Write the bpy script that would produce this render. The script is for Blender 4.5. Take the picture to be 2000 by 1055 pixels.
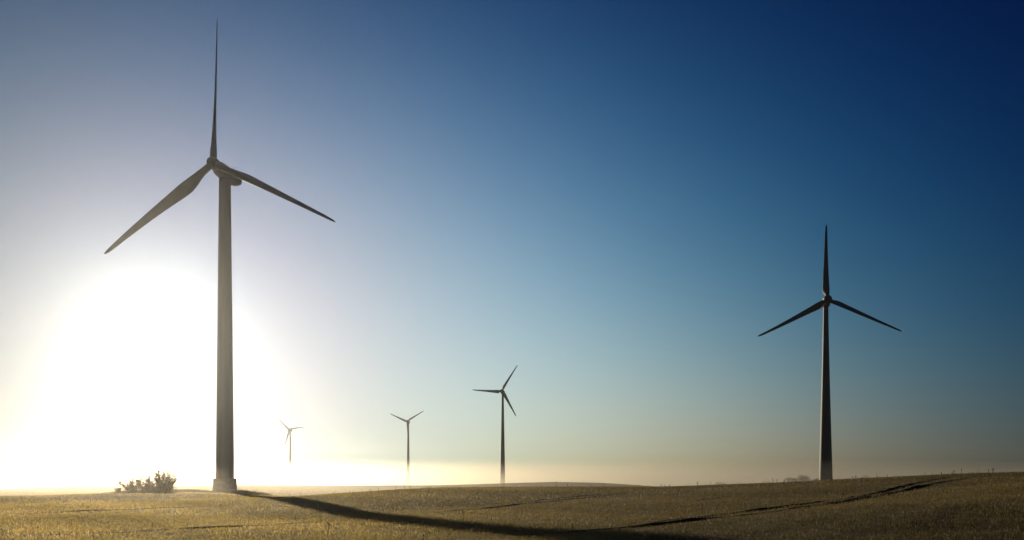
import bpy, bmesh, math, random
import numpy as np
from mathutils import Vector

rng = np.random.default_rng(7)
random.seed(7)
sc = bpy.context.scene
for o in list(bpy.data.objects):
    bpy.data.objects.remove(o)

# ------------------------------------------------------------------ camera
EYE = 2.0                                   # eye height above the field
cam_d = bpy.data.cameras.new('camera')
cam = bpy.data.objects.new('camera', cam_d)
sc.collection.objects.link(cam)
cam.location = (0, 0, EYE)
cam.rotation_euler = (math.radians(90), 0, 0)
cam_d.lens = 27.0
cam_d.sensor_width = 36.0
cam_d.shift_y = 0.2088
cam_d.clip_start = 0.1
cam_d.clip_end = 20000
sc.camera = cam
sc.view_settings.view_transform = 'Standard'
sc.view_settings.look = 'None'
sc.view_settings.exposure = 0.0
sc.view_settings.gamma = 1.0

# ------------------------------------------------------------------ sun and sky
SUN_AZ, SUN_EL = math.radians(-25.0), math.radians(10.1)     # azimuth from +Y towards +X
sun_dir = Vector((math.sin(SUN_AZ)*math.cos(SUN_EL), math.cos(SUN_AZ)*math.cos(SUN_EL), math.sin(SUN_EL)))
sun_d = bpy.data.lights.new('sun', 'SUN')
sun_d.energy = 4.4
sun_d.angle = math.radians(0.5)
sun_d.color = (1.0, 0.85, 0.62)
sun = bpy.data.objects.new('sun', sun_d)
sc.collection.objects.link(sun)
sun.rotation_euler = sun_dir.to_track_quat('Z', 'Y').to_euler()

# log ratio of this morning's sky to the plain model, per channel:
# 1, angle to sun, its square, elevation, its square, product, aureole, inner aureole, product x angle, broad glow, horizon band, sideways
SKY = [
    (-0.4392, 4.6645, -5.4847, 0.4350, -2.0654, -3.7007, 2.0226, -1.0350, -6.5732, -0.1340, -0.7948, 1.7649),
    (1.1136, 0.6546, -3.0564, 0.7647, -2.5130, -3.7321, 0.4383, -0.2565, 0.2026, -0.7876, -0.6448, 1.5145),
    (1.8876, -1.6492, -1.4319, 1.1599, -1.5884, -3.8968, 0.2438, -0.1719, 2.3789, -1.0510, -0.5460, 1.5132),
]
world = bpy.data.worlds.new('World')
sc.world = world
world.use_nodes = True
wt = world.node_tree
wt.nodes.clear()
N = wt.nodes.new
L = wt.links.new
def M(op, a, b=None, clamp=False):
    n = N('ShaderNodeMath'); n.operation = op; n.use_clamp = clamp
    for i, v in enumerate((a, b)):
        if v is None: continue
        if isinstance(v, (int, float)): n.inputs[i].default_value = v
        else: L(v, n.inputs[i])
    return n.outputs[0]
sky = N('ShaderNodeTexSky')
sky.sky_type = 'NISHITA'
sky.sun_disc = False
sky.sun_elevation = SUN_EL
sky.sun_rotation = SUN_AZ
sky.air_density = 1.0
sky.dust_density = 1.0
sky.ozone_density = 1.0
tc = N('ShaderNodeTexCoord')
nz = N('ShaderNodeVectorMath'); nz.operation = 'NORMALIZE'
L(tc.outputs['Generated'], nz.inputs[0])
dt = N('ShaderNodeVectorMath'); dt.operation = 'DOT_PRODUCT'
L(nz.outputs[0], dt.inputs[0]); dt.inputs[1].default_value = sun_dir
sep = N('ShaderNodeSeparateXYZ'); L(nz.outputs[0], sep.inputs[0])
theta = M('MINIMUM', M('ARCCOSINE', M('MAXIMUM', M('MINIMUM', dt.outputs['Value'], 1.0), -1.0)), math.radians(60))
elev = M('MINIMUM', M('MAXIMUM', M('ARCSINE', sep.outputs[2]), 0.0), math.radians(38))
basis = [None, theta, M('MULTIPLY', theta, theta), elev, M('MULTIPLY', elev, elev),
         M('MULTIPLY', theta, elev), M('EXPONENT', M('MULTIPLY', theta, -1/math.radians(9.0))),
         M('EXPONENT', M('MULTIPLY', M('MULTIPLY', theta, theta), -1/math.radians(6.5)**2)), M('MULTIPLY', M('MULTIPLY', theta, elev), theta),
         M('EXPONENT', M('MULTIPLY', M('MULTIPLY', theta, theta), -1/math.radians(19.0)**2)), M('EXPONENT', M('MULTIPLY', elev, -1/math.radians(3.5))), M('MINIMUM', M('MAXIMUM', sep.outputs[0], -.6), .6)]
sky_rgb = N('ShaderNodeSeparateColor'); L(sky.outputs[0], sky_rgb.inputs[0])
comb = N('ShaderNodeCombineColor')
for c in range(3):
    acc = None
    for k, b in enumerate(basis):
        if b is None:
            acc = SKY[c][0]; continue
        t = M('MULTIPLY', b, float(SKY[c][k]))
        acc = M('ADD', t, acc)
    soft = M('DIVIDE', sky_rgb.outputs[c], M('ADD', M('MULTIPLY', sky_rgb.outputs[c], 1/8.0), 1.0))   # gentler glow round the sun
    L(M('MULTIPLY', soft, M('EXPONENT', acc)), comb.inputs[c])
bg = N('ShaderNodeBackground'); bg.inputs['Strength'].default_value = 0.08
L(comb.outputs[0], bg.inputs['Color'])
wo = N('ShaderNodeOutputWorld'); L(bg.outputs[0], wo.inputs['Surface'])
sc.cycles.volume_bounces = 1
sc.cycles.max_bounces = 8
sc.cycles.transparent_max_bounces = 16

# ------------------------------------------------------------------ materials
def mat(name):
    m = bpy.data.materials.new(name); m.use_nodes = True
    nt = m.node_tree; b = nt.nodes['Principled BSDF']
    return m, nt, b
def noise_color(nt, b, scale, stops, detail=6, rough=0.6, vec='Object', stretch=None):
    tcn = nt.nodes.new('ShaderNodeTexCoord')
    no = nt.nodes.new('ShaderNodeTexNoise'); no.inputs['Scale'].default_value = scale
    no.inputs['Detail'].default_value = detail; no.inputs['Roughness'].default_value = rough
    src = tcn.outputs[vec]
    if stretch:
        mp = nt.nodes.new('ShaderNodeMapping'); mp.inputs['Scale'].default_value = stretch
        nt.links.new(src, mp.inputs[0]); src = mp.outputs[0]
    nt.links.new(src, no.inputs['Vector'])
    cr = nt.nodes.new('ShaderNodeValToRGB')
    el = cr.color_ramp.elements
    el[0].position, el[0].color = stops[0][0], (*stops[0][1], 1)
    el[1].position, el[1].color = stops[-1][0], (*stops[-1][1], 1)
    for p, c in stops[1:-1]:
        e = el.new(p); e.color = (*c, 1)
    nt.links.new(no.outputs[0], cr.inputs[0])
    if b is not None: nt.links.new(cr.outputs[0], b.inputs['Base Color'])
    return no, cr
def bump(nt, b, src, dist, strength=1.0):
    bp = nt.nodes.new('ShaderNodeBump'); bp.inputs['Distance'].default_value = dist
    bp.inputs['Strength'].default_value = strength
    nt.links.new(src, bp.inputs['Height']); nt.links.new(bp.outputs[0], b.inputs['Normal'])

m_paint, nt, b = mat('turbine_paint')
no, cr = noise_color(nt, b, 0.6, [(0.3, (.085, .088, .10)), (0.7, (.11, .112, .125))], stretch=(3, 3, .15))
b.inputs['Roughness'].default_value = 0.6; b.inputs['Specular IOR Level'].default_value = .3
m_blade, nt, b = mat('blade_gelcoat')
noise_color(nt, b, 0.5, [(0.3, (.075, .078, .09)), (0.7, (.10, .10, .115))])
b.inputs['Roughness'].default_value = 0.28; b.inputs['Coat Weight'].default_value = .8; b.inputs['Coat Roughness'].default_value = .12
m_metal, nt, b = mat('grey_metal')
noise_color(nt, b, 4, [(0.3, (.10, .10, .11)), (0.7, (.16, .16, .17))])
b.inputs['Roughness'].default_value = 0.5; b.inputs['Metallic'].default_value = 0.6
m_conc, nt, b = mat('concrete')
no, cr = noise_color(nt, b, 1.5, [(0.3, (.22, .205, .18)), (0.55, (.30, .28, .25)), (0.75, (.34, .32, .29))])
b.inputs['Roughness'].default_value = 0.9; bump(nt, b, no.outputs[0], 0.03)

m_ground, nt, b = mat('field_soil_and_stubble')
no, cr = noise_color(nt, None, 0.05, [(0.35, (.115, .086, .030)), (0.65, (.175, .132, .048))])
n2, c2 = noise_color(nt, None, 2.2, [(0.35, (.45, .45, .45)), (0.65, (1.0, 1.0, 1.0))], detail=9, rough=.75)
mx = nt.nodes.new('ShaderNodeMix'); mx.data_type = 'RGBA'; mx.blend_type = 'MULTIPLY'; mx.inputs[0].default_value = .8
nt.links.new(cr.outputs[0], mx.inputs[6]); nt.links.new(c2.outputs[0], mx.inputs[7])
nt.links.new(mx.outputs[2], b.inputs['Base Color'])
b.inputs['Roughness'].default_value = 0.95; b.inputs['Specular IOR Level'].default_value = .15
bump(nt, b, n2.outputs[0], 0.12)

m_rut, nt, b = mat('rut_soil_and_crop_shade')  # dark rut soil; shade of the crop's near side is put into the colour
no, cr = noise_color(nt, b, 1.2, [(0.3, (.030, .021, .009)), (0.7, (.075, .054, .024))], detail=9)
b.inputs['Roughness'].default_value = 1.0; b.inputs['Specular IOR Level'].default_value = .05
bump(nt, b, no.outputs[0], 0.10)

def leafy(name, c_lo, c_hi, transl=0.45, rough=.55, fwd=0.0):
    m = bpy.data.materials.new(name); m.use_nodes = True
    nt = m.node_tree; nt.nodes.clear()
    out = nt.nodes.new('ShaderNodeOutputMaterial')
    at = nt.nodes.new('ShaderNodeAttribute'); at.attribute_name = 'tone'
    cr = nt.nodes.new('ShaderNodeValToRGB')
    cr.color_ramp.elements[0].color = (*c_lo, 1); cr.color_ramp.elements[1].color = (*c_hi, 1)
    nt.links.new(at.outputs['Fac'], cr.inputs[0])
    pb = nt.nodes.new('ShaderNodeBsdfPrincipled'); pb.inputs['Roughness'].default_value = rough; pb.inputs['Specular IOR Level'].default_value = .25
    tr = nt.nodes.new('ShaderNodeBsdfTranslucent')
    ms = nt.nodes.new('ShaderNodeMixShader'); ms.inputs[0].default_value = transl
    nt.links.new(cr.outputs[0], pb.inputs['Base Color']); nt.links.new(cr.outputs[0], tr.inputs[0])
    nt.links.new(pb.outputs[0], ms.inputs[1]); nt.links.new(tr.outputs[0], ms.inputs[2])
    last = ms.outputs[0]
    if fwd:                                   # thin dew-wet blades pass light on mostly forwards
        rf = nt.nodes.new('ShaderNodeBsdfRefraction'); rf.inputs['IOR'].default_value = 1.45; rf.inputs['Roughness'].default_value = .85
        nt.links.new(cr.outputs[0], rf.inputs['Color'])
        m2 = nt.nodes.new('ShaderNodeMixShader'); m2.inputs[0].default_value = fwd
        nt.links.new(last, m2.inputs[1]); nt.links.new(rf.outputs[0], m2.inputs[2]); last = m2.outputs[0]
    nt.links.new(last, out.inputs[0])
    return m
m_crop = leafy('ripening_crop', (.078, .062, .020), (.265, .200, .080), .46, .5, .36)
m_leaf = leafy('bush_leaves', (.10, .095, .045), (.22, .19, .09), .6)
m_weed = leafy('dry_weed', (.035, .028, .012), (.09, .07, .03), .25)
m_bark, nt, b = mat('bark')
noise_color(nt, b, 8, [(0.3, (.05, .04, .03)), (0.7, (.11, .09, .065))]); b.inputs['Roughness'].default_value = .9

# ------------------------------------------------------------------ mesh helpers
def finish(name, me, m, parent=None, smooth=True):
    o = bpy.data.objects.new(name, me)
    sc.collection.objects.link(o)
    if m is not None: me.materials.append(m)
    if smooth and len(me.polygons):
        me.polygons.foreach_set('use_smooth', [True]*len(me.polygons))
    if parent is not None: o.parent = parent
    return o
def mesh_np(name, V, F, m, parent=None, smooth=False, tone=None):
    V = np.asarray(V, np.float32); F = np.asarray(F, np.int32)
    me = bpy.data.meshes.new(name)
    k = F.shape[1]
    me.vertices.add(len(V)); me.vertices.foreach_set('co', V.ravel())
    me.loops.add(F.size); me.loops.foreach_set('vertex_index', F.ravel())
    me.polygons.add(len(F)); me.polygons.foreach_set('loop_start', np.arange(len(F), dtype=np.int32)*k)
    me.update(calc_edges=True)
    if tone is not None:
        a = me.attributes.new('tone', 'FLOAT', 'POINT'); a.data.foreach_set('value', np.asarray(tone, np.float32))
    return finish(name, me, m, parent, smooth)
def rings(sections, cap=True):
    """skin a list of closed loops (each n x 3) into quads, with fan caps"""
    n = len(sections[0]); V = np.concatenate(sections); F = []
    for i in range(len(sections)-1):
        for j in range(n):
            F.append((i*n+j, i*n+(j+1) % n, (i+1)*n+(j+1) % n, (i+1)*n+j))
    faces = [tuple(f) for f in F]
    if cap:
        faces.append(tuple(range(n))[::-1]); faces.append(tuple(range((len(sections)-1)*n, len(sections)*n)))
    return V, faces
def mesh_py(name, V, faces, m, parent=None, smooth=True, auto=None):
    me = bpy.data.meshes.new(name); me.from_pydata([tuple(map(float, v)) for v in V], [], faces)
    bm = bmesh.new(); bm.from_mesh(me); bmesh.ops.recalc_face_normals(bm, faces=bm.faces)
    if auto is not None:
        for e in bm.edges:
            if len(e.link_faces) == 2 and e.calc_face_angle() > math.radians(auto): e.smooth = False
    bm.to_mesh(me); bm.free(); me.update()
    return finish(name, me, m, parent, smooth)
def circle(r, z, n=48, cx=0, cy=0):
    a = np.arange(n)*2*math.pi/n
    return np.stack([cx+r*np.cos(a), cy+r*np.sin(a), np.full(n, z)], 1)
def tag(o, label=None, cat=None, group=None, kind=None):
    if label: o['label'] = label
    if cat: o['category'] = cat
    if group: o['group'] = group
    if kind: o['kind'] = kind
    return o
def empty(name, loc):
    o = bpy.data.objects.new(name, None); sc.collection.objects.link(o); o.location = loc
    o.empty_display_size = 1.0
    return o
def merge(parts):
    V, F, k = [], [], 0
    for v, f in parts:
        V.append(np.asarray(v)); F += [tuple(i+k for i in q) for q in f]; k += len(v)
    return np.concatenate(V), F
def tube(p0, p1, r0, r1, n=8):
    p0, p1 = np.asarray(p0, float), np.asarray(p1, float)
    d = p1-p0; d /= np.linalg.norm(d)
    a = np.cross(d, [0, 0, 1.0]) if abs(d[2]) < .9 else np.cross(d, [1.0, 0, 0]); a /= np.linalg.norm(a)
    c = np.cross(d, a); t = np.arange(n)*2*math.pi/n
    ring = lambda p, r: p + r*(np.cos(t)[:, None]*a + np.sin(t)[:, None]*c)
    return rings([ring(p0, r0), ring(p1, r1)])

# ------------------------------------------------------------------ terrain
# surveyed heights (x, y, height relative to the eye)
SURVEY = [(-69.33, 130, -1.82), (-62.53, 140, -1.68), (-48.33, 125, -1.667), (-33.33, 100, -1.8), (-45.0, 135, -2.07), (-25.2, 105, -1.47), (-13.33, 100, -0.733), (0.0, 95, -0.507), (9.2, 92, -0.46), (17.4, 90, -0.42), (22.67, 85, -0.198), (26.67, 80, 0.0), (30.0, 75, 0.25), (31.73, 68, 0.431), (33.6, 63, 0.588), (34.8, 58, 0.657), (36.67, 55, 0.697), (43.33, 50, 0.633), (-63.47, 170, -1.927), (-73.73, 158, -1.791), (-52.8, 180, -2.88), (0.0, 28.6, -2.097), (3.56, 26.7, -1.833), (7.67, 23, -1.687), (12.67, 19, -1.393), (-20.67, 31, -2.273), (-10.33, 31, -2.273), (-6.0, 30, -2.2), (11.0, 33, -1.21), (11.9, 25.5, -0.935), (16.0, 24, -0.64), (8.8, 44, -1.613), (0.0, 52, -1.907), (-43.33, 65, -2.383), (-73.33, 110, -2.42), (-30.33, 65, -2.383), (-45.73, 98, -2.287), (-32.59, 104, -1.941), (-21.33, 80, -2.027), (-10.79, 57.4, -2.411), (-4.36, 43.6, -2.238), (0.0, 34.3, -2.127), (23.0, 46, -0.46), (22.2, 37, -0.247), (20.0, 50, -0.667), (-102.67, 110, -2.2), (-56.0, 60, -2.6), (19.8, 330, 0.66), (0.0, 335, 0.223), (38.4, 320, 0.213), (58.0, 300, -1.6), (-23.0, 345, -0.46), (-56.0, 350, -0.933), (-91.27, 370, -0.987), (-126.67, 380, -1.14), (-169.73, 380, -1.52), (-200.2, 390, -1.95), (-232.0, 400, -1.867), (-253.33, 380, -3.04), (-329.33, 380, -3.8), (0, 0, -2.0), (5, 8, -1.9), (-10, 5, -2.1), (12, 5, -1.6), (0, -30, -2.2), (40, -30, -1.5), (-40, -30, -2.6), (40, 10, -0.3), (-60, 20, -2.8), (80, 30, 0.6), (0, 150, -1.6), (50, 150, -1.4), (100, 140, -1.0), (130, 100, -0.6), (0, 220, -3.0), (-60, 230, -2.6), (-130, 220, -3.0), (60, 230, -2.6), (-50, 300, -2.6), (60, 290, -2.3), (130, 314, -2.6), (250, 300, -3.0), (-250, 250, -3.5), (128, 230, -2.2), (0, 480, -4.5), (-150, 480, -4.5), (150, 480, -4.5), (-300, 500, -5), (350, 480, -5), (0, 700, -5), (-200, 750, -5.5), (250, 700, -5.5), (0, 1100, -6), (-400, 1200, -6), (500, 1000, -6.0), (-900, 900, -6), (900, 600, -6), (-1500, 1500, -6), (1500, 1500, -6), (0, 2000, -6.5), (2500, 2500, -6.5), (-2500, 2500, -6.5), (0, 2700, -6.5), (2500, 0, -6), (-2500, 0, -6), (0, -600, -4), (0, -2500, -6), (2500, -2500, -6), (-2500, -2500, -6), (-600, 0, -5), (600, 0, -3), (-150, -80, -3.5), (150, -80, -1)]
SURVEY = np.array(SURVEY, float)
def _k(r2): return np.where(r2 > 1e-9, .5*r2*np.log(np.maximum(r2, 1e-9)), 0.0)
_s = 100.0
def _warp(x, y):                            # distances measured on a compressed scale
    r = np.sqrt(x*x + y*y) + 1e-6
    g = np.log1p(r/30.0)*1.5
    return x/r*g, y/r*g
_px, _py = _warp(SURVEY[:, 0], SURVEY[:, 1])
_n = len(SURVEY)
_A = _k((_px[:, None]-_px)**2 + (_py[:, None]-_py)**2) + np.eye(_n)*2e-4
_P = np.stack([np.ones(_n), _px, _py], 1)
_w = np.linalg.solve(np.block([[_A, _P], [_P.T, np.zeros((3, 3))]]), np.concatenate([SURVEY[:, 2], np.zeros(3)]))
def ground_z(x, y, rough=True):
    x = np.asarray(x, float); y = np.asarray(y, float); sh = x.shape; x = x.ravel(); y = y.ravel()
    out = np.empty_like(x)
    for i in range(0, len(x), 100000):
        a, c = _warp(x[i:i+100000], y[i:i+100000])
        out[i:i+100000] = _k((a[:, None]-_px)**2 + (c[:, None]-_py)**2) @ _w[:_n] + _w[_n] + _w[_n+1]*a + _w[_n+2]*c
    if rough:
        f = np.clip(1-np.hypot(x, y)/260, 0, 1)
        out += f*(.035*np.sin(x*.31+1.3*np.sin(y*.13))*np.cos(y*.27+.8) + .018*np.sin(x*.9+y*.55+2*np.sin(x*.21)) + .012*np.sin(y*1.7-x*.6))
    return (out + EYE).reshape(sh)

G = 460
s = np.linspace(-1, 1, G)
gx = 22*np.sinh(5.3*s)/np.sinh(5.3)*115
gy = 30 + 22*np.sinh(5.3*s)/np.sinh(5.3)*115
X, Y = np.meshgrid(gx, gy)
Z = ground_z(X, Y)
idx = np.arange(G*G).reshape(G, G)
F = np.stack([idx[:-1, :-1], idx[:-1, 1:], idx[1:, 1:], idx[1:, :-1]], -1).reshape(-1, 4)
tag(mesh_np('ground', np.stack([X, Y, Z], -1).reshape(-1, 3), F, m_ground, smooth=True), kind='structure')

# ------------------------------------------------------------------ wheel tracks through the crop
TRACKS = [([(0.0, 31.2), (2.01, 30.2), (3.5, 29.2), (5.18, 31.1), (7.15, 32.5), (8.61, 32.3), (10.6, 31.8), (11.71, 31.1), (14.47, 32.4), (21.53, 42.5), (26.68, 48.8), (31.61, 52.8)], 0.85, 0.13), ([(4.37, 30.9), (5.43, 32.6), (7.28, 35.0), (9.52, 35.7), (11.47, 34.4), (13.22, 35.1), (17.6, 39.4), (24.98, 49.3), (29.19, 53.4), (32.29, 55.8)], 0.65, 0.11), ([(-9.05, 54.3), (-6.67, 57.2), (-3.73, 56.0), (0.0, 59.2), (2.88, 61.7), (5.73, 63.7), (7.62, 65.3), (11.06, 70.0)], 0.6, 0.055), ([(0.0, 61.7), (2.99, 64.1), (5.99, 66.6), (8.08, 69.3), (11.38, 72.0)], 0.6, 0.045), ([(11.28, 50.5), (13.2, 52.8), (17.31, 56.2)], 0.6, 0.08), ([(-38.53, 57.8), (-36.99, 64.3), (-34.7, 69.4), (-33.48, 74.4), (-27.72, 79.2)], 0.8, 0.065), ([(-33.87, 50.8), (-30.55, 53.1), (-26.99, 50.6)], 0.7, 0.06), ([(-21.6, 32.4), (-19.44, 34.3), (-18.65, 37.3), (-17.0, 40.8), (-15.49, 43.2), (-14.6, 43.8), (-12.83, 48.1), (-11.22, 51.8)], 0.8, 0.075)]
track_pts = []
def resample(p, step):
    p = np.array(p, float); seg = np.hypot(*np.diff(p, axis=0).T); t = np.concatenate([[0], np.cumsum(seg)])
    n = max(3, int(t[-1]/step)); q = np.linspace(0, t[-1], n)
    # smooth the polyline
    xs, ys = np.interp(q, t, p[:, 0]), np.interp(q, t, p[:, 1])
    k = max(1, int(4.0/step)); ker = np.ones(2*k+1)/(2*k+1)
    pad = lambda a: np.concatenate([2*a[0]-a[k:0:-1], a, 2*a[-1]-a[-2:-k-2:-1]])
    if n > 2*k+2: xs, ys = np.convolve(pad(xs), ker, 'valid'), np.convolve(pad(ys), ker, 'valid')
    return np.stack([xs, ys], 1)
tv, tf = [], []
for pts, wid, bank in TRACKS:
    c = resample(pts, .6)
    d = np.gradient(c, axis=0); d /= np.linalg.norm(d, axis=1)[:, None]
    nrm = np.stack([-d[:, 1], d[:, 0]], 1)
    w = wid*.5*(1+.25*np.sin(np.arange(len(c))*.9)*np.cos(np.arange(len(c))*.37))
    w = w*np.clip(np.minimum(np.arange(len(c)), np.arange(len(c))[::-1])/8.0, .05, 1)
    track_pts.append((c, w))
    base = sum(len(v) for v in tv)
    nrm *= np.sign((nrm*c).sum(1))[:, None]          # dark bank added on each rut's far side, standing for the shaded crop edge
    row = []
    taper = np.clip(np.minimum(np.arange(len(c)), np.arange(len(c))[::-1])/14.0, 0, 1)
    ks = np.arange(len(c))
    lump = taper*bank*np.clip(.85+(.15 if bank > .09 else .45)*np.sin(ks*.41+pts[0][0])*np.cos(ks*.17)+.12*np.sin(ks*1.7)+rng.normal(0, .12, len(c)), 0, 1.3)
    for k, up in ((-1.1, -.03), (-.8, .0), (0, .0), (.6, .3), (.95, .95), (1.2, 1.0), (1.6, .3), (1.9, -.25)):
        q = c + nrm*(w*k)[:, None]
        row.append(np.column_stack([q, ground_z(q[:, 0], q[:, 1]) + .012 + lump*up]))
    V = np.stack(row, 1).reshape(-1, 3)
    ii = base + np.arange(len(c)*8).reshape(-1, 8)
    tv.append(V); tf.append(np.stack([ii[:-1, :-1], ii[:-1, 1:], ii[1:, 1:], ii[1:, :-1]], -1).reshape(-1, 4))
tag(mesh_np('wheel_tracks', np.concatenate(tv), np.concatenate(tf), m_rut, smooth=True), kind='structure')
_tp = np.concatenate([c for c, w in track_pts]); _tw = np.concatenate([w for c, w in track_pts])
def in_track(x, y, margin):
    cell = {}
    out = np.zeros(len(x), bool)
    for i in range(0, len(x), 20000):
        d2 = (x[i:i+20000, None]-_tp[:, 0])**2 + (y[i:i+20000, None]-_tp[:, 1])**2
        out[i:i+20000] = (d2 < (_tw*.9+margin)**2).any(1)
    return out

# ------------------------------------------------------------------ crop of short cereal
def blades(x, y, z, h, w, lean, tone, ear=False):
    n = len(x)
    a = rng.uniform(0, 2*math.pi, n); la = rng.uniform(0, 2*math.pi, n)
    ux, uy = np.cos(a)*w*.5, np.sin(a)*w*.5
    lx, ly = np.cos(la)*lean*h, np.sin(la)*lean*h
    b0 = np.stack([x-ux, y-uy, z-.02], 1); b1 = np.stack([x+ux, y+uy, z-.02], 1)
    m0 = np.stack([x-ux*.8+lx*.35, y-uy*.8+ly*.35, z+h*.6], 1); m1 = np.stack([x+ux*.8+lx*.35, y+uy*.8+ly*.35, z+h*.6], 1)
    tp = np.stack([x+lx, y+ly, z+h], 1)
    V = np.stack([b0, b1, m1, m0, tp], 1).reshape(-1, 3)
    i = np.arange(n)[:, None]*5
    F = np.concatenate([i+np.array([[0, 1, 2]]), i+np.array([[0, 2, 3]]), i+np.array([[3, 2, 4]])])
    T = np.repeat(tone, 5)
    if ear:
        e = (rng.random(n) < .45); q = np.flatnonzero(e); k = len(q)
        ew = w[q]*1.5+.004; ex, ey = np.cos(a[q]+1)*ew*.5, np.sin(a[q]+1)*ew*.5
        t0 = tp[q]; L_ = h[q]*.32
        up = np.stack([lx[q]*.4, ly[q]*.4, L_], 1)
        mid = t0 + up*.45
        o = np.column_stack([ex, ey, np.zeros(k)])
        V2 = np.stack([t0-up*.1, mid+o, t0+up, mid-o], 1).reshape(-1, 3)
        j = len(V) + np.arange(k)[:, None]*4
        F = np.concatenate([F, j+np.array([[0, 1, 2]]), j+np.array([[0, 2, 3]])]); V = np.concatenate([V, V2])
        T = np.concatenate([T, np.clip(np.repeat(tone[q], 4)+.15, 0, 1)])
    return V, F, T
def patch_tone(x, y):
    return .5+.22*np.sin(x*.11+2*np.sin(y*.05))*np.cos(y*.09+1)+.15*np.sin(x*.4+y*.3)
def clump(x, y):
    return .5+.5*np.sin(x*1.9+1.7*np.sin(y*.9))*np.sin(y*1.6+1.3*np.sin(x*.8))
Vs, Fs, Ts, off = [], [], [], 0
for d0, d1, n, w0, h0, ear in ((13, 32, 260000, .010, .13, True), (32, 60, 260000, .019, .16, True), (60, 105, 260000, .033, .18, False), (105, 190, 150000, .065, .20, False), (190, 420, 150000, .15, .28, False)):
    d = np.sqrt(rng.uniform(d0*d0, d1*d1, n)); u = rng.uniform(-1.05, 1.05, n)
    x, y = u*d, d
    y = np.maximum(y, 1)
    keep = (rng.random(n) < .55+.45*clump(x, y)) & ~in_track(x, y, -.02)
    x, y = x[keep], y[keep]; n = len(x)
    z = ground_z(x, y)
    near = in_track(x, y, .22)
    h = .7*h0*rng.uniform(.55, 1.25, n)*(.75+.45*clump(x, y)); h[near] *= .4
    w = w0*rng.uniform(.6, 1.4, n)
    tone = np.clip(patch_tone(x, y)+rng.normal(0, .12, n), 0, 1)
    V, F, T = blades(x, y, z, h, w, rng.uniform(.1, .7, n), tone, ear)
    Vs.append(V); Fs.append(F+off); Ts.append(T); off += len(V)
tag(mesh_np('cereal_crop', np.concatenate(Vs), np.concatenate(Fs), m_crop, tone=np.concatenate(Ts)),
    'short golden cereal crop covering the rolling field in the foreground', 'crop', kind='stuff')

# ------------------------------------------------------------------ scrub at the foot of the near turbine
def scatter_tufts(name, centres, label, cat):
    Vs, Fs, Ts, off = [], [], [], 0
    for cx, cy, rx, ry, h, n in centres:
        a = rng.uniform(0, 2*math.pi, n); r = np.sqrt(rng.random(n))
        x, y = cx+rx*r*np.cos(a), cy+ry*r*np.sin(a); z = ground_z(x, y)
        hh = h*(1-.75*r**2)*rng.uniform(.5, 1.15, n)
        V, F, T = blades(x, y, z, hh, rng.uniform(.05, .13, n), rng.uniform(.1, .6, n), np.clip(rng.normal(.45, .25, n), 0, 1))
        Vs.append(V); Fs.append(F+off); Ts.append(T); off += len(V)
    return tag(mesh_np(name, np.concatenate(Vs), np.concatenate(Fs), m_leaf, tone=np.concatenate(Ts)), label, cat, kind='stuff')
scatter_tufts('rough_grass', [(-67, 158, 7, 2.5, .75, 2600), (-76, 156, 8, 2.5, .6, 2200), (-57.5, 158, 6, 3, .8, 2600), (-53.5, 152, 4.5, 2.5, .95, 2600), (-49.5, 148, 3.5, 2, .8, 1600)],
              'strip of rough dark grass around the foot of the nearest wind turbine', 'rough grass')

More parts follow.
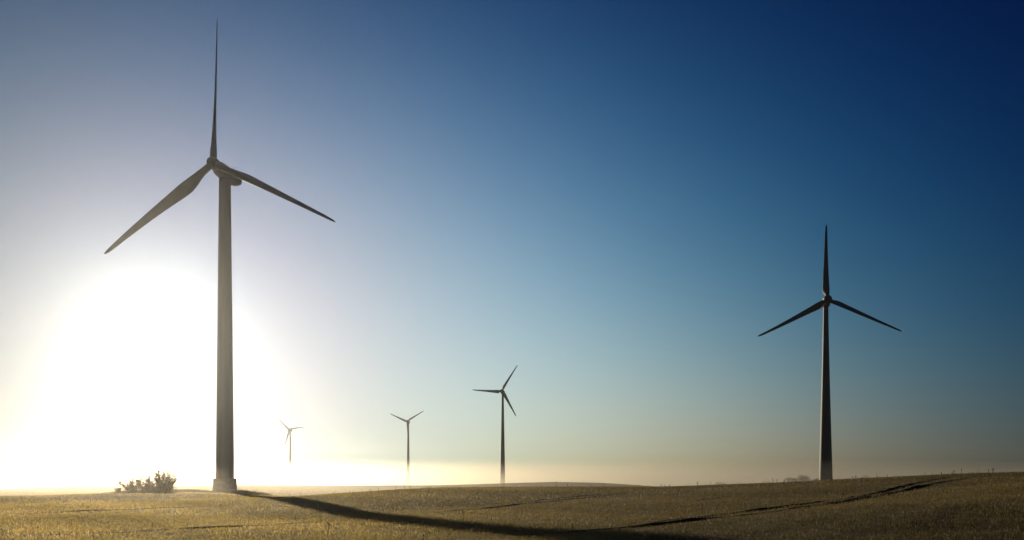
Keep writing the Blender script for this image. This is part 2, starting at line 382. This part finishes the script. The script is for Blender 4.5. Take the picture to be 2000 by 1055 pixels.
# ------------------------------------------------------------------ wind turbines
def turbine(base, hub, yaw, R, blades_, d_base, d_top, hubr, nacL, nacH, overhang, label, foundation=None, tilt=5.0, detail=True, chord_k=1.0, pitch=6, twk=1.0, wide_root=False):
    """base: ground point under the hub line; hub: hub centre (world); yaw/tilt in degrees"""
    a, T = math.radians(yaw), math.radians(tilt)
    n = np.array([-math.sin(a)*math.cos(T), -math.cos(a)*math.cos(T), math.sin(T)])    # upwind axis
    hv = np.array([math.cos(a), -math.sin(a), 0.0])
    uv = np.cross(n, hv); uv = uv if uv[2] > 0 else -uv
    hub = np.array(hub, float)
    foot = np.array([hub[0]+math.sin(a)*overhang, hub[1]+math.cos(a)*overhang, base])
    root = empty('wind_turbine', foot)
    tag(root, label, 'wind turbine', 'wind turbines standing in the misty fields')
    H = hub - foot                                      # hub in local coordinates
    # tower: steel sections with faint flange seams
    ztop = H[2]-nacH*.42
    z0 = 0.0
    segs = []
    ns = 26
    zs = [z0-1.0] + list(np.linspace(z0, ztop, ns))
    for z in zs:
        t = max(0, z)/ztop
        r = .5*(d_base*(1-t)+d_top*t)
        if d_base > 5: r = .5*(d_top+(d_base-d_top)*((1-t)**1.25))
        segs.append(circle(r, z, 56))
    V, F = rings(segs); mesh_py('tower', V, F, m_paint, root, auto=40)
    if detail:
        P = []
        for fr in (.27, .52, .77):
            z = ztop*fr; r = .5*(d_base*(1-fr)+d_top*fr)
            if d_base > 5: r = .5*(d_top+(d_base-d_top)*((1-fr)**1.25))
            V, F = rings([circle(r+.004, z-.09, 56), circle(r+.03, z-.07, 56), circle(r+.03, z+.07, 56), circle(r+.004, z+.09, 56)])
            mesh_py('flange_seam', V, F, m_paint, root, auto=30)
    if foundation:
        w0, w1, hh = foundation
        c = [circle(w0*.5, -1.2, 48), circle(w0*.5, 0, 48), circle(w1*.5, hh, 48), circle(w1*.5-.12, hh+.06, 48)]
        V, F = rings(c); fo = mesh_py('foundation', V, F, m_conc, root, auto=30)
    # nacelle: rounded body, lofted along the axis
    ax = -n
    def frame(p, sx, sz, zc, npts=28, pw=3.0):
        t = np.arange(npts)*2*math.pi/npts
        c, s_ = np.cos(t), np.sin(t)
        rr = (np.abs(c)**pw+np.abs(s_)**pw)**(-1/pw)
        side = hv; up = uv
        return H + ax*p + side[None]*(rr*c*sx)[:, None] + up[None]*((rr*s_)*sz+zc)[:, None]
    k = nacH/3.2; q = nacL/9.0
    prof = [(.75*q, .95*k, .95*k, -.05*k), (1.0*q, 1.20*k, 1.22*k, -.12*k), (1.8*q, 1.45*k, 1.50*k, -.22*k), (3.2*q, 1.58*k, 1.64*k, -.28*k),
            (5.0*q, 1.60*k, 1.66*k, -.28*k), (6.8*q, 1.52*k, 1.56*k, -.20*k), (8.0*q, 1.32*k, 1.32*k, -.06*k), (8.7*q, 1.0*k, .98*k, .08*k), (9.0*q, .5*k, .5*k, .12*k)]
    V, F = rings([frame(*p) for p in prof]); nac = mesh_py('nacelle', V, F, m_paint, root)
    if detail:
        topc = H + ax*6.9*q + uv*1.35*k
        P = [tube(topc, topc+uv*1.25, .035, .03), tube(topc+uv*1.2-hv*.42, topc+uv*1.2+hv*.42, .03, .03),
             tube(topc+uv*1.2-hv*.42, topc+uv*1.42-hv*.42, .05, .05), tube(topc+uv*1.2+hv*.42, topc+uv*1.36+hv*.42, .06, .06)]
        V, F = merge(P); mesh_py('wind_sensor', V, F, m_metal, nac)
        tb = H + ax*7.7*q + uv*1.15*k
        P = [tube(tb, tb+uv*.75, .04, .03), tube(tb+uv*.7, tb+uv*.95, .10, .10)]
        V, F = merge(P); mesh_py('warning_light', V, F, m_metal, nac)
    # hub / spinner
    segs = []
    for p, r in ((.9, .80), (.75, .96), (.3, 1.03), (-.25, 1.0), (-.7, .86), (-1.0, .62), (-1.18, .36), (-1.25, .08)):
        t = np.arange(36)*2*math.pi/36
        segs.append(H + ax*p*hubr + (np.cos(t)[:, None]*hv + np.sin(t)[:, None]*uv)*r*hubr)
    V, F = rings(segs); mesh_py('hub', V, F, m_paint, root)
    # blades
    st = [  # r/R, chord/R, thickness/chord, twist, circularity
        (.012, .044, 1.0, 30, 1), (.05, .045, 1.0, 30, 1), (.085, .047, .96, 30, .9), (.13, .060, .70, 28, .5), (.18, .078, .48, 25, .15), (.23, .090, .36, 21, 0),
        (.28, .090, .31, 17.5, 0), (.36, .080, .27, 13.5, 0), (.46, .068, .24, 10, 0), (.57, .058, .21, 7.5, 0), (.68, .049, .19, 5.5, 0),
        (.79, .040, .18, 4, 0), (.88, .033, .17, 3, 0), (.94, .027, .16, 2.5, 0), (.975, .020, .16, 2, 0), (.992, .011, .18, 2, 0), (1.0, .003, .3, 2, 0)]
    if wide_root:
        st = [(.012, .046, 1.0, 30, 1), (.045, .048, 1.0, 30, 1), (.07, .062, .8, 28, .6), (.095, .088, .5, 26, .15), (.125, .098, .38, 24, 0), (.17, .092, .33, 20, 0),
              (.24, .080, .29, 16, 0), (.33, .070, .26, 13, 0), (.44, .060, .24, 10, 0), (.57, .050, .21, 7.5, 0), (.68, .042, .19, 5.5, 0),
              (.79, .035, .18, 4, 0), (.88, .029, .17, 3, 0), (.94, .025, .16, 2.5, 0), (.975, .020, .16, 2, 0), (.992, .011, .18, 2, 0), (1.0, .003, .3, 2, 0)]
    nf = 20
    t = np.arange(nf)*2*math.pi/nf
    for psi, delta in blades_:
        ps = math.radians(psi)
        rv = hv*math.sin(ps)+uv*math.cos(ps); tv_ = hv*math.cos(ps)-uv*math.sin(ps)
        segs = []
        for rr, ch, th, tw, ci in st:
            ch = ch*R*(chord_k if rr > .1 else 1+(chord_k-1)*.4)
            be = math.radians(tw*twk+pitch)
            cv = tv_*math.cos(be)+n*math.sin(be)          # towards the leading edge
            tn = np.cross(rv, cv)
            xx = np.cos(t)*.5                              # -.5 trailing .. +.5 leading
            foil = (.5+xx)                                 # 0 at the trailing edge
            yt = np.sin(t)*.5*th*np.clip(1.15*np.sqrt(np.clip(foil, 0, 1))*1.0, .06, 1)
            yc = np.sin(t)*.5*th
            yy = yt*(1-ci)+yc*ci
            offc = -.18*(1-ci)                             # chord hangs back from the pitch axis
            bend = delta*(1.6*rr**3-.6*rr**2) if abs(delta) > 0 else 0
            pre = .35*(rr**3-rr**2)*R/33
            segs.append(H + rv*R*rr + n*(bend+pre) + cv[None]*((xx+offc)*ch)[:, None] + tn[None]*(yy*ch)[:, None])
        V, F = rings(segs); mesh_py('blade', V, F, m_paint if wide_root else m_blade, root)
    return root
PI = math.pi
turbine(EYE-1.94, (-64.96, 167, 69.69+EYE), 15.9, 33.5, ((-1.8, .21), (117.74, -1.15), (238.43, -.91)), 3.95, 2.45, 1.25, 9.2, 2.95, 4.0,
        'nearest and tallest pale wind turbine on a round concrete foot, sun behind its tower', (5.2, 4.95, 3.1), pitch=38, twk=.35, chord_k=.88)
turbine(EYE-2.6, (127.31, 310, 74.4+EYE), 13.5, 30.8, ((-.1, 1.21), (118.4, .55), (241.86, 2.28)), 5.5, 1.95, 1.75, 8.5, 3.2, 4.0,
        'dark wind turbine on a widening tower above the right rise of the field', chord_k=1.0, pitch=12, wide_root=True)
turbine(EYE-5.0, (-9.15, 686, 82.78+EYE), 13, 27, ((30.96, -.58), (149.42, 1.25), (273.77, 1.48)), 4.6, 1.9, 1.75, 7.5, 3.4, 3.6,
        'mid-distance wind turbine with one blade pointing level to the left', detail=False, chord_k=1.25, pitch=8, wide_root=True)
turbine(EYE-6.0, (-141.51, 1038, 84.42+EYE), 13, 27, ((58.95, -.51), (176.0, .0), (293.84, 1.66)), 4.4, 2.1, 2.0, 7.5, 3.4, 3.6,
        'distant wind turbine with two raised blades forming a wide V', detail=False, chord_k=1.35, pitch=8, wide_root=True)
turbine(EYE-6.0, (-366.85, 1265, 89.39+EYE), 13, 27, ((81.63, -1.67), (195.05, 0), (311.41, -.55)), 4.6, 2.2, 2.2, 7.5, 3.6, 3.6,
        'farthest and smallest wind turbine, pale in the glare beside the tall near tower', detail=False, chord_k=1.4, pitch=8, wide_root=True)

# ------------------------------------------------------------------ bushes
def shrub(x, y, rx, h, n_stem, leaf, n_leaf, label, spread=1.0, name='bush', group='bushes left of the near turbine', dense=0.0, up=1.0):
    z = float(ground_z(np.array([x]), np.array([y]))[0])
    root = empty(name, (x, y, z)); tag(root, label, 'bush', group)
    P, LV, LT = [], [], []
    for i in range(n_stem):
        az = rng.uniform(0, 2*PI); out = rng.random()**.7
        ln = h*rng.uniform(.55, 1.0)*(1-.35*out*(1-up*.3))
        bx, by = rng.normal(0, rx*.32, 2); crown_r = .05*h/4+.03
        tipx, tipy = bx*1.3+math.cos(az)*rx*out*.75*spread, by*1.3+math.sin(az)*rx*out*.75*spread
        p = [np.array([bx*.12, by*.12, -.15])]
        k = 5
        for j in range(1, k+1):
            f = j/k
            p.append(np.array([bx+(tipx-bx)*f**1.5, by+(tipy-by)*f**1.5, ln*f**.9]) + rng.normal(0, .05*h*.3, 3)*[1, 1, .3])
        for j in range(k):
            r = .045*h/4*(1-j/k)+.012
            P.append(tube(p[j], p[j+1], r, r*.75, 5))
        m = int(n_leaf*rng.uniform(.6, 1.4))
        f = rng.random(m)**.8*k*.999
        j = f.astype(int); g = (f-j)[:, None]
        pp = np.array(p); c = pp[j]*(1-g)+pp[j+1]*g
        wgt = np.clip(1.15-f/k, .12, 1)[:, None]
        c = c + rng.normal(0, 1, (m, 3))*wgt*rx*.16
        c[:, 2] = np.clip(c[:, 2], .02, h*1.05)
        LV.append(c)
        # side twigs with leaves
        for _ in range(3):
            q = rng.integers(2, k+1); d = rng.normal(0, 1, 3); d[2] = abs(d[2])*.6; d /= np.linalg.norm(d)
            e = p[q]+d*rng.uniform(.15, .35)*h*.5
            P.append(tube(p[q], e, .015, .008, 4))
            m2 = int(n_leaf*.25); g = rng.random(m2)[:, None]
            LV.append(p[q]*(1-g)+e*g + rng.normal(0, .07, (m2, 3)))
    if dense > 0:
        m = int(dense); a = rng.uniform(0, 2*PI, m); r = np.sqrt(rng.random(m))
        c = np.stack([np.cos(a)*r*rx*.95, np.sin(a)*r*rx*.95, rng.random(m)**1.2*h*.42*(1-.45*r**2)], 1)
        LV.append(c)
    V, F = merge(P); mesh_py('stem', V, F, m_bark, root)
    C = np.concatenate(LV); m = len(C)
    u = rng.normal(0, 1, (m, 3)); u /= np.linalg.norm(u, axis=1)[:, None]
    w = np.cross(u, rng.normal(0, 1, (m, 3))); w /= np.linalg.norm(w, axis=1)[:, None]
    s1 = leaf*rng.uniform(.6, 1.4, m)[:, None]; s2 = s1*.45
    V = np.stack([C-u*s1*.5, C+w*s2*.5, C+u*s1*.5, C-w*s2*.5], 1).reshape(-1, 3)
    F = np.arange(m*4).reshape(-1, 4)
    mesh_np('foliage', V, F, m_leaf, root, tone=np.repeat(np.clip(rng.normal(.5, .3, m), 0, 1), 4))
    return root
shrub(-73.4, 149, 2.1, 3.8, 26, .20, 80, 'spiky open bush at the left end of the clump', 1.3, dense=450)
shrub(-71.3, 150, 1.6, 4.7, 14, .20, 60, 'thin tall bush with a gappy top in the middle of the clump', 1.1, dense=250)
shrub(-70.3, 148.5, 2.0, 2.5, 22, .18, 100, 'low dense rounded bush in front in the clump', 1.0, dense=1000)
shrub(-68.9, 150, 2.0, 5.4, 26, .20, 90, 'tallest bush with upright shoots in the clump', 1.0, dense=380)
shrub(-67.4, 149.5, 2.3, 5.2, 30, .20, 85, 'fan-shaped bush at the right end of the clump', 1.3, dense=500)
shrub(-76.6, 149.5, .6, 1.25, 12, .16, 70, 'tiny round bush standing alone left of the clump', .8, dense=260)

# ------------------------------------------------------------------ tall weeds sticking out of the crop
def weed(x, y, h, kind):
    z = float(ground_z(np.array([x]), np.array([y]))[0])
    P = []; lean = rng.normal(0, .06, 2)
    wd = .007+.00016*math.hypot(x, y)
    top = np.array([lean[0]*h, lean[1]*h, h])
    mid = top*.5+np.array([*rng.normal(0, .02, 2), 0])
    P += [tube([0, 0, -.05], mid, wd, wd*.8, 5), tube(mid, top, wd*.8, wd*.5, 5)]
    nb = {0: 3, 1: 9, 2: 5}[kind]
    for i in range(nb):
        f = rng.uniform(.35, .95); c = top*f; a = rng.uniform(0, 2*PI)
        l = h*rng.uniform(.12, .3)*(1.2-f*.6)
        e = c+np.array([math.cos(a)*l*.6, math.sin(a)*l*.6, l*.75])
        P.append(tube(c, e, wd*.5, wd*.35, 4))
        if kind >= 1:
            P.append(tube(e-[0, 0, l*.12], e+[0, 0, l*.18], wd*1.4, wd*.9, 5))
    if kind != 2: P.append(tube(top-[0, 0, h*.14], top+[0, 0, h*.03], wd*1.9, wd*.9, 6))
    for i in range(4):
        a = rng.uniform(0, 2*PI); zz = rng.uniform(.05, .45)*h; l = h*.2
        b = np.array([0, 0, zz]); e = b+[math.cos(a)*l, math.sin(a)*l, l*.15]; s_ = np.array([-math.sin(a), math.cos(a), 0])*l*.13
        P.append((np.array([b, (b+e)/2+s_, e, (b+e)/2-s_+[0, 0, .004]]), [(0, 1, 2, 3)]))
    V, F = merge(P)
    o = mesh_py('weed', V, F, m_weed, None); o.location = (x, y, z)
    return o
WEEDS = [
    (-7.46, 31.1, 0.66, 1, 'tall leafy dock stalk near the bottom edge, standing left of the long tower shadow'),
    (-2.66, 42.0, 0.73, 1, 'tall weed with side shoots just above the narrow end of the tower shadow'),
    (4.8, 82.7, 0.94, 1, 'bushy seed-headed weed on the crest of the middle rise'),
    (24.6, 54.1, 0.61, 1, 'bushy weed just right of the dark turbine on the right rise'),
    (31.47, 54.7, 0.51, 0, 'tallest weed on the skyline where the wheel tracks vanish'),
    (7.71, 29.5, 0.26, 0, 'dark upright weed beside the wheel tracks right of centre'),
    (7.26, 41.9, 0.47, 2, 'forked weed in the middle of the field below the low skyline'),
    (4.71, 37.2, 0.15, 1, 'low bent weed above the wheel track start'),
    (21.84, 61.7, 0.49, 0, 'dark upright weed between the far trees and the low skyline'),
    (22.68, 66.7, 0.62, 0, 'thin weed against the fog left of the far trees'),
    (19.09, 73.8, 0.54, 0, 'thin weed on the low skyline, left one of a pair'),
    (-18.64, 90.2, 0.54, 0, 'small dark weed on the edge of the field right of the shadow'),
    (-16.46, 89.8, 0.6, 0, 'straight weed on the field edge above the middle of the shadow'),
    (0.14, 51.6, 0.34, 2, 'small branching weed above the shadow near the centre'),
    (-22.06, 104.23, 0.38, 0, None),
    (10.26, 85.83, 0.43, 0, None),
    (-19.03, 102.88, 0.34, 1, None),
    (18.12, 44.19, 0.4, 0, None),
    (23.31, 62.92, 0.49, 2, None),
    (0.38, 63.45, 0.35, 0, None),
    (32.33, 72.84, 0.32, 0, None),
    (13.2, 39.26, 0.4, 0, None),
    (-0.66, 72.22, 0.28, 0, None),
    (26.18, 78.48, 0.34, 2, None),
    (13.99, 32.55, 0.46, 1, None),
    (16.03, 97.78, 0.3, 0, None),
    (33.92, 63.15, 0.33, 0, None),
    (-10.92, 103.16, 0.43, 1, None),
    (9.68, 39.17, 0.46, 0, None),
    (40.59, 64.84, 0.49, 0, None),
    (13.46, 29.46, 0.32, 0, None),
    (-11.47, 105.37, 0.26, 0, None),
    (-1.13, 108.73, 0.49, 2, None),
    (-8.95, 99.89, 0.23, 1, None),
    (27.82, 78.41, 0.41, 2, None),
    (17.68, 86.1, 0.36, 1, None),
    (-18.03, 103.76, 0.44, 0, None),
    (-28.93, 105.35, 0.43, 0, None),
    (7.9, 102.28, 0.33, 0, None),
    (3.54, 91.98, 0.37, 0, None),
    (36.54, 62.45, 0.49, 0, None),
    (32.65, 78.49, 0.29, 2, None),
    (14.87, 89.52, 0.38, 0, None),
    (22.69, 76.55, 0.34, 0, None),
    (2.48, 31.64, 0.27, 0, None),
    (4.37, 47.3, 0.28, 0, None),
    (32.91, 55.31, 0.3, 0, None),
    (-8.21, 104.34, 0.26, 0, None),
    (8.47, 82.62, 0.5, 0, None),
    (6.43, 29.39, 0.38, 0, None),
    (-10.97, 86.01, 0.37, 0, None),
    (-24.99, 107.67, 0.29, 0, None),
    (26.22, 76.08, 0.42, 0, None),
    (3.53, 57.69, 0.44, 0, None),
    (18.02, 90.63, 0.46, 0, None),
    (35.81, 57.17, 0.44, 0, None),
    (28.7, 79.55, 0.47, 2, None),
    (20.96, 91.8, 0.31, 1, None),
    (28.26, 81.94, 0.35, 0, None),
    (14.63, 66.96, 0.4, 0, None),
    (7.83, 98.66, 0.24, 0, None),
    (18.8, 34.68, 0.25, 2, None),
    (33.0, 59.04, 0.33, 1, None),
    (-14.48, 103.88, 0.42, 1, None),
    (-15.15, 53.79, 0.34, 0, None),
    (-1.04, 39.58, 0.37, 0, None),
    (-14.07, 105.71, 0.47, 0, None),
    (11.74, 38.82, 0.34, 0, None),
    (21.21, 54.88, 0.4, 0, None),
    (2.73, 62.96, 0.42, 1, None),
    (18.04, 92.79, 0.48, 2, None),
    (-16.3, 107.26, 0.5, 0, None),
    (-6.15, 90.54, 0.39, 1, None),
    (34.55, 70.67, 0.35, 0, None),
    (40.19, 84.29, 0.36, 0, None),
    (21.46, 88.86, 0.48, 1, None),
    (36.36, 63.44, 0.31, 2, None),
    (-14.02, 87.39, 0.37, 0, None),
    (7.5, 103.78, 0.43, 1, None),
    (-5.22, 57.56, 0.4, 0, None),
    (32.68, 72.97, 0.37, 1, None),
    (-3.07, 26.67, 0.41, 0, None),
    (30.74, 56.28, 0.33, 0, None),
    (15.47, 105.47, 0.25, 0, None),
    (38.99, 64.27, 0.31, 0, None),
    (-36.38, 125.28, 0.4, 1, None),
    (31.48, 66.23, 0.39, 0, None),
    (31.14, 61.88, 0.28, 0, None),
    (24.79, 75.75, 0.31, 0, None),
    (31.93, 79.19, 0.42, 0, None),
    (-1.18, 93.89, 0.29, 0, None),
    (28.63, 70.94, 0.44, 1, None),
    (33.48, 53.97, 0.43, 0, None),
    (8.35, 74.67, 0.24, 0, None),
    (-35.78, 116.44, 0.4, 2, None),
    (-47.58, 84.94, 0.35, 0, None),
    (-51.9, 111.87, 0.43, 0, None),
    (-65.43, 110.1, 0.33, 2, None),
    (-56.0, 96.22, 0.38, 0, None),
    (-64.34, 102.43, 0.3, 0, None),
    (-73.76, 115.37, 0.5, 2, None),
    (-64.08, 108.71, 0.5, 0, None),
    (-33.22, 80.08, 0.43, 2, None),
    (-19.74, 42.14, 0.32, 2, None),
    (-42.96, 97.28, 0.46, 0, None),
    (-36.74, 66.55, 0.37, 2, None),
    (-30.18, 57.66, 0.51, 0, None),
    (-55.87, 95.7, 0.4, 0, None)]
for x, y, h, kind, label in WEEDS:
    tag(weed(x, y, h, kind), label or 'thin dry weed stalk standing up out of the crop', 'weed', 'weed stalks standing in the field')

# ------------------------------------------------------------------ far trees
def tree(x, y, h, r, label, group='hazy trees beyond the field'):
    z = float(ground_z(np.array([x]), np.array([y]))[0])
    root = empty('tree', (x, y, z)); tag(root, label, 'tree', group)
    P = [tube([0, 0, -.3], [0, 0, h*.35], .32, .24, 8)]
    cs = []
    for i in range(9):
        a = rng.uniform(0, 2*PI); rr = rng.uniform(.1, .65)*r
        e = np.array([math.cos(a)*rr, math.sin(a)*rr, h*rng.uniform(.42, .85)])
        P.append(tube([0, 0, h*.3], e, .16, .05, 5)); cs.append((e, r*rng.uniform(.35, .55)))
    V, F = merge(P); mesh_py('trunk', V, F, m_bark, root)
    C = []
    for e, q in cs:
        m = 420; d = rng.normal(0, 1, (m, 3)); d /= np.linalg.norm(d, axis=1)[:, None]
        C.append(e+d*(q*rng.random(m)**.4)[:, None]*[1, 1, .8])
    C = np.concatenate(C); m = len(C)
    u = rng.normal(0, 1, (m, 3)); u /= np.linalg.norm(u, axis=1)[:, None]
    w = np.cross(u, rng.normal(0, 1, (m, 3))); w /= np.linalg.norm(w, axis=1)[:, None]
    s1 = rng.uniform(.35, .8, m)[:, None]
    V = np.stack([C-u*s1*.5, C+w*s1*.3, C+u*s1*.5, C-w*s1*.3], 1).reshape(-1, 3)
    mesh_np('crown', V, np.arange(m*4).reshape(-1, 4), m_leaf, root, tone=np.repeat(rng.random(m), 4))
tree(233, 640, 10, 6, 'small low hazy tree at the left of the group behind the right rise')
tree(246, 645, 12.4, 8, 'largest round hazy tree just left of the dark turbine')
tree(254.5, 640, 11.4, 6.5, 'rounded hazy tree closest to the dark turbine tower')
tree(178, 650, 7.6, 6.5, 'faint low tree dissolving in the fog above the low skyline')
tree(300, 650, 11.6, 8, 'faint flat tree right of the dark turbine tower')
tree(322, 650, 12, 7, 'faint tree farthest right above the rise, beside a flat tree')

# ------------------------------------------------------------------ haze and ground mist
def volume_mat(name, color, density, g):
    m = bpy.data.materials.new(name); m.use_nodes = True; nt = m.node_tree; nt.nodes.clear()
    out = nt.nodes.new('ShaderNodeOutputMaterial'); pv = nt.nodes.new('ShaderNodeVolumePrincipled')
    pv.inputs['Color'].default_value = (*color, 1); pv.inputs['Density'].default_value = density
    pv.inputs['Anisotropy'].default_value = g
    nt.links.new(pv.outputs[0], out.inputs['Volume'])
    return m
zmin = float(Z.min())
bm = bmesh.new(); bmesh.ops.create_cube(bm, size=1)
for v in bm.verts: v.co = (v.co.x*5300, v.co.y*5300+30, (zmin-1) if v.co.z < 0 else 121.0)
me = bpy.data.meshes.new('haze'); bm.to_mesh(me); bm.free()
tag(finish('haze', me, volume_mat('morning_haze', (.93, .95, .96), .00006, .87), None, False), 'thin even morning haze over the whole landscape', 'haze', kind='stuff')
def mist_bank(cx, cy, rx, ry, top, dens, rot=0.0, label=''):
    nu, nv = 72, 14
    V = []; F = []
    bot = zmin-.6
    for j in range(nv+1):
        for i in range(nu):
            a = i*2*PI/nu; f = math.sin(j/nv*PI/2)
            wob = 1+.05*math.sin(3*a+cx)+.03*math.sin(7*a+cy)
            xx, yy = math.cos(a)*f*rx*wob, math.sin(a)*f*ry*wob
            hz = math.cos(j/nv*PI/2)**.8*(1+.08*math.sin(xx*.013+cy)*math.cos(yy*.017+cx))
            V.append((cx+xx*math.cos(rot)-yy*math.sin(rot), cy+xx*math.sin(rot)+yy*math.cos(rot), bot+.3+(top-bot)*hz))
    for j in range(nv):
        for i in range(nu): F.append((j*nu+i, j*nu+(i+1) % nu, (j+1)*nu+(i+1) % nu, (j+1)*nu+i))
    base = len(V)
    for i in range(nu): V.append((V[nv*nu+i][0], V[nv*nu+i][1], bot))
    for i in range(nu): F.append((nv*nu+i, nv*nu+(i+1) % nu, base+(i+1) % nu, base+i))
    F.append(tuple(base+i for i in range(nu))); F.append(tuple(range(nu))[::-1])
    o = mesh_py('mist', np.array(V), F, volume_mat('ground_mist', (.68, .62, .51), dens, .81), None)
    tag(o, label, 'mist', kind='stuff')
mist_bank(-60, 1520, 1900, 900, 43, .00016, 0, 'highest and faintest veil of morning mist over the valley')
mist_bank(-90, 1460, 1900, 930, 36, .00022, 0, 'upper veil of morning mist around the farthest turbines')
mist_bank(40, 1400, 1800, 920, 30, .0003, 0, 'veil of mist fading the towers of the two farthest turbines')
mist_bank(-120, 1320, 1700, 880, 24.5, .0004, 0, 'bank of mist hiding the feet of the two farthest turbines')
mist_bank(60, 1220, 1650, 830, 19, .0004, 0, 'middle bank of mist in the wide valley')
mist_bank(20, 1080, 1500, 740, 13.5, .0005, 0, 'low bank of mist beyond the mid-distance turbine')
mist_bank(60, 930, 1300, 620, 8.5, .0005, 0, 'low bank of mist around the foot of the mid-distance turbine')
mist_bank(80, 760, 1100, 500, 4.5, .0006, 0, 'thin ground mist in the hollow behind the near field')
mist_bank(-90, 205, 430, 105, 3.2, .0007, 0, 'shallow mist lying between the near field and the middle rise')
mist_bank(-110, 215, 480, 118, 8, .0007, 0, 'faint taller mist around the foot of the nearest turbine')
